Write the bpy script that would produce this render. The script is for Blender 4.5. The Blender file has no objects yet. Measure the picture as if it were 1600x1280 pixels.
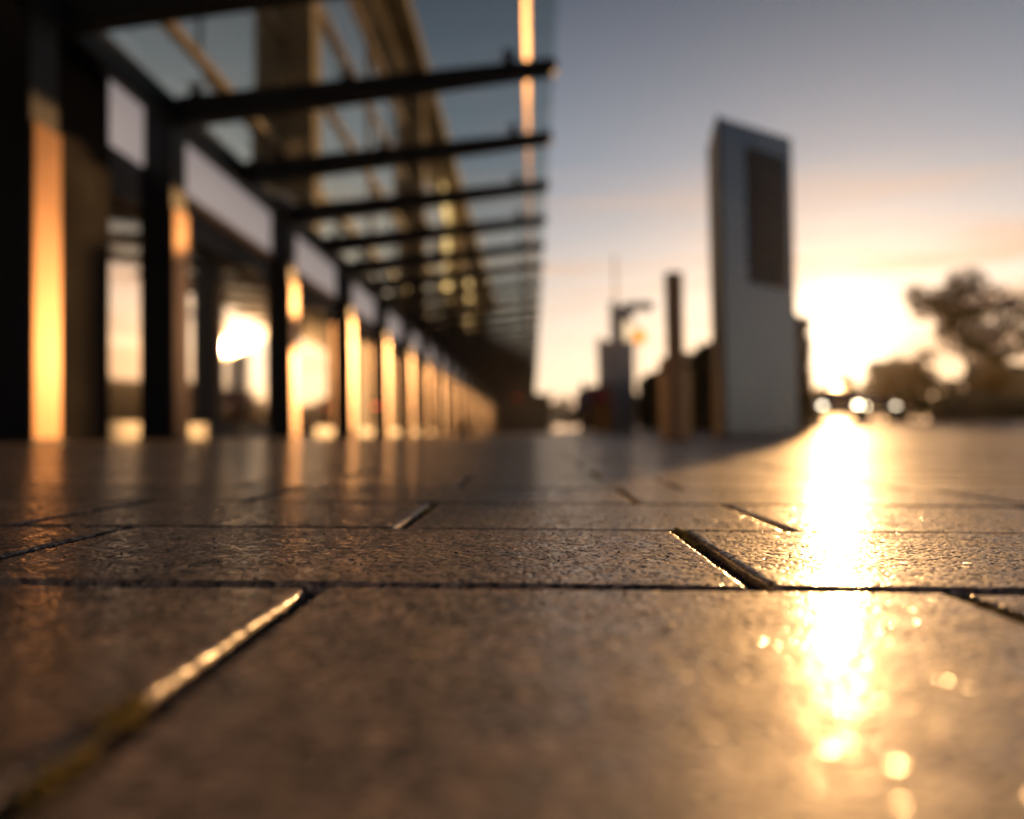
import bpy, bmesh, math, random
import numpy as np
from mathutils import Matrix, Vector, Euler

random.seed(7)
SC = bpy.context.scene
COL = SC.collection
R = math.radians

# ------------------------------------------------------------------ camera
CAM_H = 0.11
F_PX, W_PX = 1280.0, 1600.0
cam_d = bpy.data.cameras.new("camera")
cam = bpy.data.objects.new("camera", cam_d)
COL.objects.link(cam)
cam_d.sensor_width = 36.0
cam_d.lens = 36.0 * F_PX / W_PX
cam_d.clip_start = 0.01
cam_d.clip_end = 3000
yaw = math.atan(32 / F_PX)
pitch = math.atan(37 / F_PX)
roll = 0.015
cam.matrix_world = (Matrix.Translation((0, 0, CAM_H)) @ Matrix.Rotation(yaw, 4, 'Z')
                    @ Matrix.Rotation(math.pi / 2 + pitch, 4, 'X') @ Matrix.Rotation(-roll, 4, 'Z'))
cam_d.dof.use_dof = True
cam_d.dof.focus_distance = 0.76
cam_d.dof.aperture_fstop = 1.9
SC.camera = cam

# ------------------------------------------------------------------ sky and sun
SUN_AZ = R(20.3)      # clockwise from +Y (to the right of the canopy's direction)
SUN_EL = R(5.8)
sun_dir = Vector((math.sin(SUN_AZ) * math.cos(SUN_EL), math.cos(SUN_AZ) * math.cos(SUN_EL), math.sin(SUN_EL)))

world = bpy.data.worlds.new("World")
SC.world = world
world.use_nodes = True
nt = world.node_tree
N, L = nt.nodes, nt.links
N.clear()
out = N.new('ShaderNodeOutputWorld')
bg = N.new('ShaderNodeBackground')
bg.inputs['Strength'].default_value = 0.05
L.new(bg.outputs[0], out.inputs['Surface'])
sky = N.new('ShaderNodeTexSky')
sky.sky_type = 'NISHITA'
sky.sun_disc = False
sky.sun_elevation = SUN_EL
sky.sun_rotation = SUN_AZ
sky.air_density = 1.0
sky.dust_density = 0.8
sky.ozone_density = 2.0
tint = N.new('ShaderNodeMix'); tint.data_type = 'RGBA'; tint.blend_type = 'MULTIPLY'
tint.inputs['Factor'].default_value = 1.0
L.new(sky.outputs[0], tint.inputs['A'])
tint.inputs['B'].default_value = (0.58, 0.52, 0.56, 1)
tc = N.new('ShaderNodeTexCoord')


def wmath(op, a, b=None, clamp=False):
    m = N.new('ShaderNodeMath'); m.operation = op; m.use_clamp = clamp
    for i, v in enumerate((a, b)):
        if v is None: continue
        if isinstance(v, (int, float)): m.inputs[i].default_value = v
        else: L.new(v, m.inputs[i])
    return m.outputs[0]


dot = N.new('ShaderNodeVectorMath'); dot.operation = 'DOT_PRODUCT'
L.new(tc.outputs['Generated'], dot.inputs[0])
dot.inputs[1].default_value = sun_dir
dpos = wmath('MAXIMUM', dot.outputs['Value'], 0.0)
# aureole of the low sun in moist air
core = wmath('MULTIPLY', wmath('POWER', dpos, 900.0), 40.0)
halo = wmath('MULTIPLY', wmath('POWER', dpos, 130.0), 2.4)


def scaled_color(val, col):
    v = N.new('ShaderNodeVectorMath'); v.operation = 'SCALE'
    v.inputs[0].default_value = col
    L.new(val, v.inputs['Scale'])
    return v.outputs[0]


def vadd(a, b):
    v = N.new('ShaderNodeVectorMath'); v.operation = 'ADD'
    L.new(a, v.inputs[0]); L.new(b, v.inputs[1])
    return v.outputs[0]


glow = vadd(scaled_color(core, (1.0, 0.84, 0.60)), scaled_color(halo, (1.0, 0.70, 0.45)))
# long low cloud bars
mp = N.new('ShaderNodeMapping'); mp.inputs['Scale'].default_value = (2.2, 2.2, 26.0)
mp.inputs['Rotation'].default_value = (R(2), 0, 0)
L.new(tc.outputs['Generated'], mp.inputs['Vector'])
nz = N.new('ShaderNodeTexNoise'); nz.inputs['Scale'].default_value = 1.3
nz.inputs['Detail'].default_value = 6; nz.inputs['Roughness'].default_value = 0.55
L.new(mp.outputs[0], nz.inputs['Vector'])
cr = N.new('ShaderNodeMapRange'); cr.interpolation_type = 'SMOOTHSTEP'
cr.inputs['From Min'].default_value = 0.44; cr.inputs['From Max'].default_value = 0.64
L.new(nz.outputs['Fac'], cr.inputs['Value'])
sep = N.new('ShaderNodeSeparateXYZ'); L.new(tc.outputs['Generated'], sep.inputs[0])
band = N.new('ShaderNodeMapRange'); band.interpolation_type = 'SMOOTHSTEP'
band.inputs['From Min'].default_value = 0.34; band.inputs['From Max'].default_value = 0.14
L.new(sep.outputs['Z'], band.inputs['Value'])
cmask = wmath('MULTIPLY', wmath('MULTIPLY', cr.outputs[0], band.outputs[0]), 0.75)
cl = N.new('ShaderNodeMix'); cl.data_type = 'RGBA'
L.new(cmask, cl.inputs['Factor'])
cl.inputs['B'].default_value = (13.5, 8.0, 4.6, 1)
hz = N.new('ShaderNodeMapRange'); hz.interpolation_type = 'SMOOTHSTEP'
hz.inputs['From Min'].default_value = 0.62; hz.inputs['From Max'].default_value = 0.0
L.new(sep.outputs['Z'], hz.inputs['Value'])
hzv = wmath('MULTIPLY', hz.outputs[0], wmath('ADD', wmath('MULTIPLY', dot.outputs['Value'], 0.38), 0.62))
haze_sky = scaled_color(hzv, (6.1, 6.8, 7.6))
lw = N.new('ShaderNodeMapRange'); lw.interpolation_type = 'SMOOTHSTEP'
lw.inputs['From Min'].default_value = 0.32; lw.inputs['From Max'].default_value = 0.05
L.new(sep.outputs['Z'], lw.inputs['Value'])
low_warm = scaled_color(wmath('MULTIPLY', lw.outputs[0], wmath('ADD', wmath('MULTIPLY', dot.outputs['Value'], 0.45), 0.55)), (7.4, 3.7, 0.4))
L.new(vadd(vadd(low_warm, tint.outputs['Result']), haze_sky), cl.inputs['A'])
total = vadd(cl.outputs['Result'], glow)
L.new(total, bg.inputs['Color'])

sun_l = bpy.data.lights.new("sun", 'SUN')
sun_l.energy = 3.0
sun_l.angle = R(0.53)
sun_l.color = (1.0, 0.52, 0.19)
sun = bpy.data.objects.new("sun", sun_l)
COL.objects.link(sun)
sun.location = (10, 20, 12)
sun.rotation_euler = (-sun_dir).to_track_quat('-Z', 'Y').to_euler()

SC.view_settings.view_transform = 'Standard'
SC.view_settings.look = 'None'
SC.view_settings.gamma = 1.0
SC.view_settings.use_curve_mapping = False
SC.view_settings.exposure = 0.42
SC.cycles.max_bounces = 8
SC.cycles.use_adaptive_sampling = True
SC.cycles.adaptive_threshold = 0.02
SC.cycles.transparent_max_bounces = 24
SC.cycles.sample_clamp_indirect = 12


# ------------------------------------------------------------------ helpers
def zg(x, y):
    """Height of the paving: a 2% cross-fall from the station towards the kerb, a slow rise beyond it."""
    z = -0.02 * max(-9.0, min(x, 2.0))
    s = max(0.0, min(1.0, (x - 1.5) / 3.5)); s = s * s * (3 - 2 * s)
    z += 0.013 * max(0.0, min(y, 40.0) - 7.0) * s
    return z


def tag(o, label=None, cat=None, group=None, kind=None):
    if label: o['label'] = label
    if cat: o['category'] = cat
    if group: o['group'] = group
    if kind: o['kind'] = kind
    return o


def empty(name, loc=(0, 0, 0), rz=0.0):
    o = bpy.data.objects.new(name, None)
    o.location = loc; o.rotation_euler = (0, 0, rz)
    o.empty_display_size = 0.1
    COL.objects.link(o)
    return o


def link(name, me, parent=None, loc=(0, 0, 0), rot=(0, 0, 0)):
    o = bpy.data.objects.new(name, me)
    o.location = loc; o.rotation_euler = rot
    if parent is not None: o.parent = parent
    COL.objects.link(o)
    return o


class MB:
    def __init__(s):
        s.v, s.f, s.m = [], [], []
        s.smooth = False

    def add(s, vs, fs, mi=0):
        b = len(s.v)
        s.v += [tuple(p) for p in vs]
        s.f += [tuple(b + i for i in f) for f in fs]
        s.m += [mi] * len(fs)
        return s

    def box(s, x0, x1, y0, y1, z0, z1, mi=0, c=0.0):
        if c > 0:
            return s.cbox(x0, x1, y0, y1, z0, z1, mi, c)
        vs = [(x0, y0, z0), (x1, y0, z0), (x1, y1, z0), (x0, y1, z0), (x0, y0, z1), (x1, y0, z1), (x1, y1, z1), (x0, y1, z1)]
        fs = [(3, 2, 1, 0), (4, 5, 6, 7), (0, 1, 5, 4), (1, 2, 6, 5), (2, 3, 7, 6), (3, 0, 4, 7)]
        return s.add(vs, fs, mi)

    def cbox(s, x0, x1, y0, y1, z0, z1, mi, c):
        bm = bmesh.new()
        bmesh.ops.create_cube(bm, size=1.0)
        for v in bm.verts:
            v.co = Vector(((x0 + x1) / 2 + v.co.x * (x1 - x0), (y0 + y1) / 2 + v.co.y * (y1 - y0), (z0 + z1) / 2 + v.co.z * (z1 - z0)))
        bmesh.ops.bevel(bm, geom=bm.edges[:], offset=c, segments=1, affect='EDGES', profile=0.5)
        bm.verts.index_update()
        s.add([v.co for v in bm.verts], [[v.index for v in f.verts] for f in bm.faces], mi)
        bm.free()
        return s

    def prism(s, poly, z0, z1, mi=0):
        """poly: (x,y) counter-clockwise, extruded in z; z1 may be a function of (x,y)."""
        n = len(poly)
        zt = z1 if callable(z1) else (lambda x, y: z1)
        vs = [(x, y, z0) for x, y in poly] + [(x, y, zt(x, y)) for x, y in poly]
        fs = [tuple(range(n - 1, -1, -1)), tuple(range(n, 2 * n))]
        fs += [(i, (i + 1) % n, n + (i + 1) % n, n + i) for i in range(n)]
        return s.add(vs, fs, mi)

    def tube(s, pts, rad, seg=10, mi=0, caps=True):
        pts = [Vector(p) for p in pts]
        rad = rad if isinstance(rad, (list, tuple)) else [rad] * len(pts)
        vs, fs = [], []
        for i, p in enumerate(pts):
            d = (pts[min(i + 1, len(pts) - 1)] - pts[max(i - 1, 0)]).normalized()
            a = d.cross(Vector((0, 0, 1)) if abs(d.z) < 0.9 else Vector((1, 0, 0))).normalized()
            b = d.cross(a)
            for k in range(seg):
                t = 2 * math.pi * k / seg
                vs.append(p + (a * math.cos(t) + b * math.sin(t)) * rad[i])
        for i in range(len(pts) - 1):
            for k in range(seg):
                k2 = (k + 1) % seg
                fs.append((i * seg + k, i * seg + k2, (i + 1) * seg + k2, (i + 1) * seg + k))
        if caps:
            fs.append(tuple(range(seg - 1, -1, -1)))
            fs.append(tuple((len(pts) - 1) * seg + k for k in range(seg)))
        return s.add(vs, fs, mi)

    def ball(s, c, r, mi=0, sub=2, sq=(1, 1, 1)):
        bm = bmesh.new()
        bmesh.ops.create_icosphere(bm, subdivisions=sub, radius=1.0)
        bm.verts.index_update()
        s.add([(c[0] + v.co.x * r * sq[0], c[1] + v.co.y * r * sq[1], c[2] + v.co.z * r * sq[2]) for v in bm.verts],
              [[v.index for v in f.verts] for f in bm.faces], mi)
        bm.free()
        return s

    def mesh(s, name, mats, smooth=False):
        me = bpy.data.meshes.new(name)
        me.from_pydata(s.v, [], s.f)
        for m in (mats if isinstance(mats, (list, tuple)) else [mats]): me.materials.append(m)
        me.polygons.foreach_set('material_index', s.m)
        if smooth: me.polygons.foreach_set('use_smooth', [True] * len(me.polygons))
        me.validate(); me.update()
        return me

    def build(s, name, mats, parent=None, loc=(0, 0, 0), rot=(0, 0, 0), smooth=False):
        return link(name, s.mesh(name, mats, smooth), parent, loc, rot)


def np_mesh(name, co, quads, mats, smooth=True):
    me = bpy.data.meshes.new(name)
    nv, nf, k = len(co), len(quads), quads.shape[1]
    me.vertices.add(nv); me.vertices.foreach_set('co', np.ascontiguousarray(co, dtype=np.float32).ravel())
    me.loops.add(nf * k); me.loops.foreach_set('vertex_index', np.ascontiguousarray(quads, dtype=np.int32).ravel())
    me.polygons.add(nf)
    me.polygons.foreach_set('loop_start', np.arange(nf, dtype=np.int32) * k)
    if smooth: me.polygons.foreach_set('use_smooth', np.ones(nf, dtype=bool))
    me.update(calc_edges=True); me.validate()
    for m in (mats if isinstance(mats, (list, tuple)) else [mats]): me.materials.append(m)
    return me


# ------------------------------------------------------------------ materials
def mat(name, col=(0.5, 0.5, 0.5), rough=0.5, metal=0.0, spec=0.5, emit=None, estr=0.0, var=0.0, vscale=3.0,
        bump=0.0, bscale=40.0, coat=0.0):
    m = bpy.data.materials.new(name); m.use_nodes = True
    n, l = m.node_tree.nodes, m.node_tree.links
    p = n['Principled BSDF']
    p.inputs['Base Color'].default_value = (*col, 1)
    p.inputs['Roughness'].default_value = rough
    p.inputs['Metallic'].default_value = metal
    p.inputs['Specular IOR Level'].default_value = spec
    p.inputs['Coat Weight'].default_value = coat
    if emit:
        p.inputs['Emission Color'].default_value = (*emit, 1)
        p.inputs['Emission Strength'].default_value = estr
    if var > 0 or bump > 0:
        t = n.new('ShaderNodeTexCoord')
    if var > 0:
        z = n.new('ShaderNodeTexNoise'); z.inputs['Scale'].default_value = vscale; z.inputs['Detail'].default_value = 5
        l.new(t.outputs['Object'], z.inputs['Vector'])
        r = n.new('ShaderNodeMapRange'); r.inputs['From Min'].default_value = 0.3; r.inputs['From Max'].default_value = 0.7
        r.inputs['To Min'].default_value = 1 - var; r.inputs['To Max'].default_value = 1 + var
        l.new(z.outputs['Fac'], r.inputs['Value'])
        v = n.new('ShaderNodeVectorMath'); v.operation = 'SCALE'; v.inputs[0].default_value = col
        l.new(r.outputs[0], v.inputs['Scale']); l.new(v.outputs[0], p.inputs['Base Color'])
        rr = n.new('ShaderNodeMapRange'); rr.inputs['To Min'].default_value = rough * 0.8; rr.inputs['To Max'].default_value = min(1, rough * 1.25)
        l.new(z.outputs['Fac'], rr.inputs['Value']); l.new(rr.outputs[0], p.inputs['Roughness'])
    if bump > 0:
        z2 = n.new('ShaderNodeTexNoise'); z2.inputs['Scale'].default_value = bscale; z2.inputs['Detail'].default_value = 4
        l.new(t.outputs['Object'], z2.inputs['Vector'])
        b = n.new('ShaderNodeBump'); b.inputs['Strength'].default_value = bump; b.inputs['Distance'].default_value = 0.01
        l.new(z2.outputs['Fac'], b.inputs['Height']); l.new(b.outputs[0], p.inputs['Normal'])
    return m


def granite(name, coarse, joints=False):
    """Flamed granite. coarse: strength of the bump relief (slabs without real relief need more)."""
    m = bpy.data.materials.new(name); m.use_nodes = True
    n, l = m.node_tree.nodes, m.node_tree.links
    p = n['Principled BSDF']
    g = n.new('ShaderNodeNewGeometry')
    oi = n.new('ShaderNodeObjectInfo')
    # mineral grains
    v = n.new('ShaderNodeTexVoronoi'); v.inputs['Scale'].default_value = 230
    l.new(g.outputs['Position'], v.inputs['Vector'])
    sp = n.new('ShaderNodeSeparateColor'); l.new(v.outputs['Color'], sp.inputs[0])
    ramp = n.new('ShaderNodeValToRGB')
    e = ramp.color_ramp.elements
    e[0].position = 0.0; e[0].color = (0.045, 0.037, 0.032, 1)
    e[1].position = 1.0; e[1].color = (0.56, 0.385, 0.275, 1)
    for pos, c in ((0.20, (0.07, 0.05, 0.042, 1)), (0.28, (0.24, 0.160, 0.115, 1)), (0.68, (0.34, 0.230, 0.165, 1))):
        q = e.new(pos); q.color = c
    l.new(sp.outputs['Red'], ramp.inputs['Fac'])
    # blotches and dirt
    z = n.new('ShaderNodeTexNoise'); z.inputs['Scale'].default_value = 16; z.inputs['Detail'].default_value = 8
    z.inputs['Roughness'].default_value = 0.72
    l.new(g.outputs['Position'], z.inputs['Vector'])
    r = n.new('ShaderNodeMapRange'); r.inputs['From Min'].default_value = 0.3; r.inputs['From Max'].default_value = 0.7
    r.inputs['To Min'].default_value = 0.30; r.inputs['To Max'].default_value = 1.45
    l.new(z.outputs['Fac'], r.inputs['Value'])
    rv = n.new('ShaderNodeMapRange'); rv.inputs['To Min'].default_value = 0.68; rv.inputs['To Max'].default_value = 1.2
    l.new(oi.outputs['Random'], rv.inputs['Value'])
    mm = n.new('ShaderNodeMath'); mm.operation = 'MULTIPLY'
    l.new(r.outputs[0], mm.inputs[0]); l.new(rv.outputs[0], mm.inputs[1])
    sc = n.new('ShaderNodeVectorMath'); sc.operation = 'SCALE'
    l.new(ramp.outputs['Color'], sc.inputs[0]); l.new(mm.outputs[0], sc.inputs['Scale'])
    zm = n.new('ShaderNodeTexNoise'); zm.inputs['Scale'].default_value = 75; zm.inputs['Detail'].default_value = 5
    zm.inputs['Roughness'].default_value = 0.65
    l.new(g.outputs['Position'], zm.inputs['Vector'])
    rm = n.new('ShaderNodeMapRange'); rm.inputs['From Min'].default_value = 0.36; rm.inputs['From Max'].default_value = 0.62
    rm.inputs['To Min'].default_value = 0.28; rm.inputs['To Max'].default_value = 1.4
    l.new(zm.outputs['Fac'], rm.inputs['Value'])
    s2 = n.new('ShaderNodeVectorMath'); s2.operation = 'SCALE'
    l.new(sc.outputs[0], s2.inputs[0]); l.new(rm.outputs[0], s2.inputs['Scale'])
    col = s2.outputs[0]
    # worn, damp polish varies
    z3 = n.new('ShaderNodeTexNoise'); z3.inputs['Scale'].default_value = 26; z3.inputs['Detail'].default_value = 5
    l.new(g.outputs['Position'], z3.inputs['Vector'])
    rr = n.new('ShaderNodeMapRange'); rr.inputs['From Min'].default_value = 0.3; rr.inputs['From Max'].default_value = 0.7
    rr.inputs['To Min'].default_value = ROUGH_MIN; rr.inputs['To Max'].default_value = ROUGH_MAX
    l.new(z3.outputs['Fac'], rr.inputs['Value']); l.new(rr.outputs[0], p.inputs['Roughness'])
    p.inputs['Specular IOR Level'].default_value = 0.75
    # damp, worn-smooth patches next to dry dull ones
    zc = n.new('ShaderNodeTexNoise'); zc.inputs['Scale'].default_value = 42; zc.inputs['Detail'].default_value = 7
    zc.inputs['Roughness'].default_value = 0.7
    l.new(g.outputs['Position'], zc.inputs['Vector'])
    cw = n.new('ShaderNodeMapRange'); cw.inputs['From Min'].default_value = 0.36; cw.inputs['From Max'].default_value = 0.64
    cw.inputs['To Min'].default_value = 0.06; cw.inputs['To Max'].default_value = 0.55
    l.new(zc.outputs['Fac'], cw.inputs['Value']); l.new(cw.outputs[0], p.inputs['Coat Weight'])
    cq = n.new('ShaderNodeMapRange'); cq.inputs['From Min'].default_value = 0.36; cq.inputs['From Max'].default_value = 0.64
    cq.inputs['To Min'].default_value = 0.24; cq.inputs['To Max'].default_value = 0.09
    l.new(zc.outputs['Fac'], cq.inputs['Value']); l.new(cq.outputs[0], p.inputs['Coat Roughness'])
    # fine relief
    b1 = n.new('ShaderNodeTexNoise'); b1.inputs['Scale'].default_value = 150; b1.inputs['Detail'].default_value = 3
    l.new(g.outputs['Position'], b1.inputs['Vector'])
    flat = n.new('ShaderNodeMath'); flat.operation = 'MINIMUM'; flat.inputs[1].default_value = 0.52
    l.new(b1.outputs['Fac'], flat.inputs[0])
    bp = n.new('ShaderNodeBump'); bp.inputs['Strength'].default_value = coarse; bp.inputs['Distance'].default_value = 0.004
    l.new(flat.outputs[0], bp.inputs['Height'])
    b2 = n.new('ShaderNodeTexNoise'); b2.inputs['Scale'].default_value = 620; b2.inputs['Detail'].default_value = 2
    l.new(g.outputs['Position'], b2.inputs['Vector'])
    bq = n.new('ShaderNodeBump'); bq.inputs['Strength'].default_value = 0.12; bq.inputs['Distance'].default_value = 0.0008
    l.new(b2.outputs['Fac'], bq.inputs['Height']); l.new(bp.outputs[0], bq.inputs['Normal'])
    gt = n.new('ShaderNodeMath'); gt.operation = 'GREATER_THAN'; gt.inputs[1].default_value = 0.966
    l.new(sp.outputs['Green'], gt.inputs[0])
    off = n.new('ShaderNodeVectorMath'); off.operation = 'SUBTRACT'; off.inputs[1].default_value = (0.5, 0.5, 0.5)
    v2 = n.new('ShaderNodeTexVoronoi'); v2.inputs['Scale'].default_value = 230; v2.feature = 'F1'
    sh = n.new('ShaderNodeTexWhiteNoise'); sh.noise_dimensions = '3D'
    l.new(v.outputs['Position'], sh.inputs['Vector']); l.new(sh.outputs['Color'], off.inputs[0])
    n.remove(v2)
    os_ = n.new('ShaderNodeVectorMath'); os_.operation = 'SCALE'
    gs_ = n.new('ShaderNodeMath'); gs_.operation = 'MULTIPLY'; gs_.inputs[1].default_value = 0.6
    l.new(gt.outputs[0], gs_.inputs[0]); l.new(off.outputs[0], os_.inputs[0]); l.new(gs_.outputs[0], os_.inputs['Scale'])
    ad = n.new('ShaderNodeVectorMath'); ad.operation = 'ADD'
    l.new(bq.outputs[0], ad.inputs[0]); l.new(os_.outputs[0], ad.inputs[1])
    nm = n.new('ShaderNodeVectorMath'); nm.operation = 'NORMALIZE'; l.new(ad.outputs[0], nm.inputs[0])
    l.new(nm.outputs[0], p.inputs['Normal']); l.new(nm.outputs[0], p.inputs['Coat Normal'])
    if joints:      # only beyond the slabs that are built one by one
        br = n.new('ShaderNodeTexBrick')
        br.inputs['Scale'].default_value = 1.0
        br.inputs['Brick Width'].default_value = 0.54; br.inputs['Row Height'].default_value = 0.35
        br.inputs['Mortar Size'].default_value = 0.008; br.inputs['Mortar Smooth'].default_value = 0.2
        br.inputs['Color1'].default_value = (1, 1, 1, 1); br.inputs['Color2'].default_value = (0.8, 0.8, 0.8, 1)
        br.inputs['Mortar'].default_value = (0.25, 0.25, 0.25, 1)
        l.new(g.outputs['Position'], br.inputs['Vector'])
        mx = n.new('ShaderNodeMix'); mx.data_type = 'RGBA'; mx.blend_type = 'MULTIPLY'; mx.inputs['Factor'].default_value = 1
        l.new(col, mx.inputs['A']); l.new(br.outputs['Color'], mx.inputs['B'])
        col = mx.outputs['Result']
    l.new(col, p.inputs['Base Color'])
    return m


ROUGH_MIN, ROUGH_MAX = 0.48, 0.66
HAZE = 0.00017
M = {}
M['granite_fine'] = granite('granite_relief', 0.07)
M['granite_bump'] = granite('granite_bump', 0.14)
M['granite_far'] = granite('granite_far', 0.12, True)
M['sand'] = mat('joint_sand', (0.055, 0.047, 0.040), 0.95, var=0.4, vscale=400, bump=0.6, bscale=500)
M['grit'] = mat('joint_grit', (0.05, 0.05, 0.055), 0.85, var=0.5, vscale=90)
M['moss'] = mat('moss', (0.30, 0.20, 0.03), 0.9, var=0.5, vscale=120)
M['asphalt'] = mat('asphalt', (0.05, 0.048, 0.047), 0.7, var=0.25, vscale=0.7, bump=0.4, bscale=60)
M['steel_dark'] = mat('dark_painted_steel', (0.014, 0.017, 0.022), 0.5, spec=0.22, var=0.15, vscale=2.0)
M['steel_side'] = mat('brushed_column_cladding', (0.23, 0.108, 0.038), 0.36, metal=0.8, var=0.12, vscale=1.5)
M['rail'] = mat('polished_rail', (0.36, 0.19, 0.10), 0.36, metal=1.0)
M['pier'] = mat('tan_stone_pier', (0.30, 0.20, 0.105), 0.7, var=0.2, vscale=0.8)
M['transom'] = mat('tan_transom', (0.40, 0.25, 0.14), 0.5, var=0.12, vscale=1.0)
M['soffit'] = mat('brown_soffit', (0.16, 0.105, 0.06), 0.6, var=0.2, vscale=0.5)
M['wallmass'] = mat('dark_interior', (0.03, 0.028, 0.027), 0.8, var=0.3, vscale=0.3)
M['plinth'] = mat('dark_stone_plinth', (0.05, 0.047, 0.046), 0.4, var=0.25, vscale=2.0)
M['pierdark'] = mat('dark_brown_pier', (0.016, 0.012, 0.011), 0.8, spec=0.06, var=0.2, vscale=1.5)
M['fascia'] = mat('pale_fascia_added_glow', (0.80, 0.74, 0.74), 0.3, emit=(1.0, 0.84, 0.80), estr=0.20, var=0.08, vscale=0.7)  # added faint glow stands in for reflected sky; no lamp behind
M['totem'] = mat('blue_grey_totem_cladding', (0.115, 0.14, 0.17), 0.26, metal=0.85, var=0.1, vscale=1.0)
M['totem_side'] = mat('totem_edge_frame', (0.035, 0.032, 0.03), 0.45)
M['screen'] = mat('dark_screen', (0.006, 0.007, 0.008), 0.4, spec=0.15)
M['screen_hd'] = mat('dim_screen_header', (0.018, 0.019, 0.024), 0.4, spec=0.15)
M['totem_pale'] = mat('pale_totem_cladding', (0.42, 0.41, 0.43), 0.5, metal=0.4, var=0.1)
M['bollard'] = mat('gold_tinted_stainless', (0.72, 0.50, 0.28), 0.30, metal=0.9, var=0.1, vscale=4)  # gold of the reflected light is put into the base colour
M['post'] = mat('bronze_post', (0.22, 0.135, 0.085), 0.4, metal=0.8)
M['leaf_hedge'] = mat('hedge_leaf', (0.045, 0.052, 0.018), 0.6, var=0.4, vscale=2.0)
M['leaf'] = mat('tree_leaf', (0.075, 0.07, 0.02), 0.55, var=0.4, vscale=1.2)
M['leaf_far'] = mat('far_tree_leaf', (0.055, 0.055, 0.022), 0.7, var=0.4, vscale=0.5)
M['bark'] = mat('bark', (0.06, 0.045, 0.032), 0.9, bump=0.5, bscale=12)
M['lampglint'] = mat('headlamp_sun_glint', (0.9, 0.9, 0.85), 0.3, emit=(1.0, 0.80, 0.50), estr=24)  # emission stands in for sun glints off the parked cars
M['lampglint_dim'] = mat('headlamp_dim_glint', (0.9, 0.9, 0.85), 0.3, emit=(1.0, 0.86, 0.62), estr=9)  # the weaker of the added car glints
M['amber'] = mat('amber_lamp_lit', (0.5, 0.15, 0.01), 0.5, spec=0.1, emit=(1.0, 0.30, 0.0), estr=1.0)
M['red'] = mat('red_lamp_lit', (0.7, 0.03, 0.03), 0.3, emit=(1.0, 0.05, 0.04), estr=5)
M['tyre'] = mat('tyre', (0.02, 0.02, 0.02), 0.85)
M['rim'] = mat('alloy_rim', (0.5, 0.5, 0.5), 0.3, metal=1.0)
M['carglass'] = mat('car_glass', (0.012, 0.014, 0.016), 0.04, spec=0.8)
M['plate'] = mat('number_plate', (0.7, 0.7, 0.65), 0.5)
M['skin'] = mat('skin', (0.42, 0.25, 0.18), 0.5)
M['jacket'] = mat('pale_jacket', (0.30, 0.25, 0.28), 0.8, var=0.15, vscale=8)
M['trousers'] = mat('black_trousers', (0.012, 0.012, 0.014), 0.8)
M['hair'] = mat('dark_hair', (0.025, 0.02, 0.02), 0.6)
M['redcloth'] = mat('red_awning', (0.30, 0.03, 0.035), 0.8)
M['kiosk'] = mat('ochre_kiosk_panel', (0.34, 0.19, 0.06), 0.6, var=0.2, vscale=1.5)
M['farwall'] = mat('far_building_wall', (0.16, 0.10, 0.075), 0.8, var=0.2, vscale=0.2)
M['farroof'] = mat('far_building_roof', (0.09, 0.055, 0.045), 0.8)
M['farglass'] = mat('far_window', (0.03, 0.03, 0.035), 0.1)
M['bank'] = mat('mown_bank', (0.04, 0.045, 0.016), 0.9, var=0.35, vscale=1.0)


def leaf_mat(name, col, trans):
    m = bpy.data.materials.new(name); m.use_nodes = True
    n, l = m.node_tree.nodes, m.node_tree.links
    n.remove(n['Principled BSDF'])
    d = n.new('ShaderNodeBsdfDiffuse'); d.inputs['Color'].default_value = (*col, 1)
    t = n.new('ShaderNodeBsdfTranslucent'); t.inputs['Color'].default_value = (*trans, 1)
    mx = n.new('ShaderNodeMixShader'); mx.inputs[0].default_value = 0.5
    l.new(d.outputs[0], mx.inputs[1]); l.new(t.outputs[0], mx.inputs[2]); l.new(mx.outputs[0], n['Material Output'].inputs['Surface'])
    return m


M['leaf'] = leaf_mat('backlit_leaf', (0.07, 0.06, 0.02), (0.11, 0.065, 0.015))


def glass_mat(name, tintc, f0):
    m = bpy.data.materials.new(name); m.use_nodes = True
    n, l = m.node_tree.nodes, m.node_tree.links
    n.remove(n['Principled BSDF'])
    o = n['Material Output']
    t = n.new('ShaderNodeBsdfTransparent'); t.inputs['Color'].default_value = (*tintc, 1)
    g = n.new('ShaderNodeBsdfGlossy'); g.inputs['Roughness'].default_value = 0.03
    lw_ = n.new('ShaderNodeLayerWeight'); lw_.inputs['Blend'].default_value = 0.5
    pw = n.new('ShaderNodeMath'); pw.operation = 'POWER'; pw.inputs[1].default_value = 5.0
    l.new(lw_.outputs['Facing'], pw.inputs[0])
    ma = n.new('ShaderNodeMath'); ma.operation = 'MULTIPLY_ADD'; ma.inputs[1].default_value = 0.5; ma.inputs[2].default_value = f0
    l.new(pw.outputs[0], ma.inputs[0])
    mx = n.new('ShaderNodeMixShader')
    l.new(ma.outputs[0], mx.inputs[0]); l.new(t.outputs[0], mx.inputs[1]); l.new(g.outputs[0], mx.inputs[2])
    l.new(mx.outputs[0], o.inputs['Surface'])
    return m


def mirror_glass(name, base, weight, rough):
    """Coated facade glass in front of a dark room."""
    m = bpy.data.materials.new(name); m.use_nodes = True
    n, l = m.node_tree.nodes, m.node_tree.links
    p = n['Principled BSDF']
    p.inputs['Base Color'].default_value = (*base, 1)
    p.inputs['Metallic'].default_value = weight
    p.inputs['Roughness'].default_value = rough
    p.inputs['Specular IOR Level'].default_value = 0.7
    return m


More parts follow.
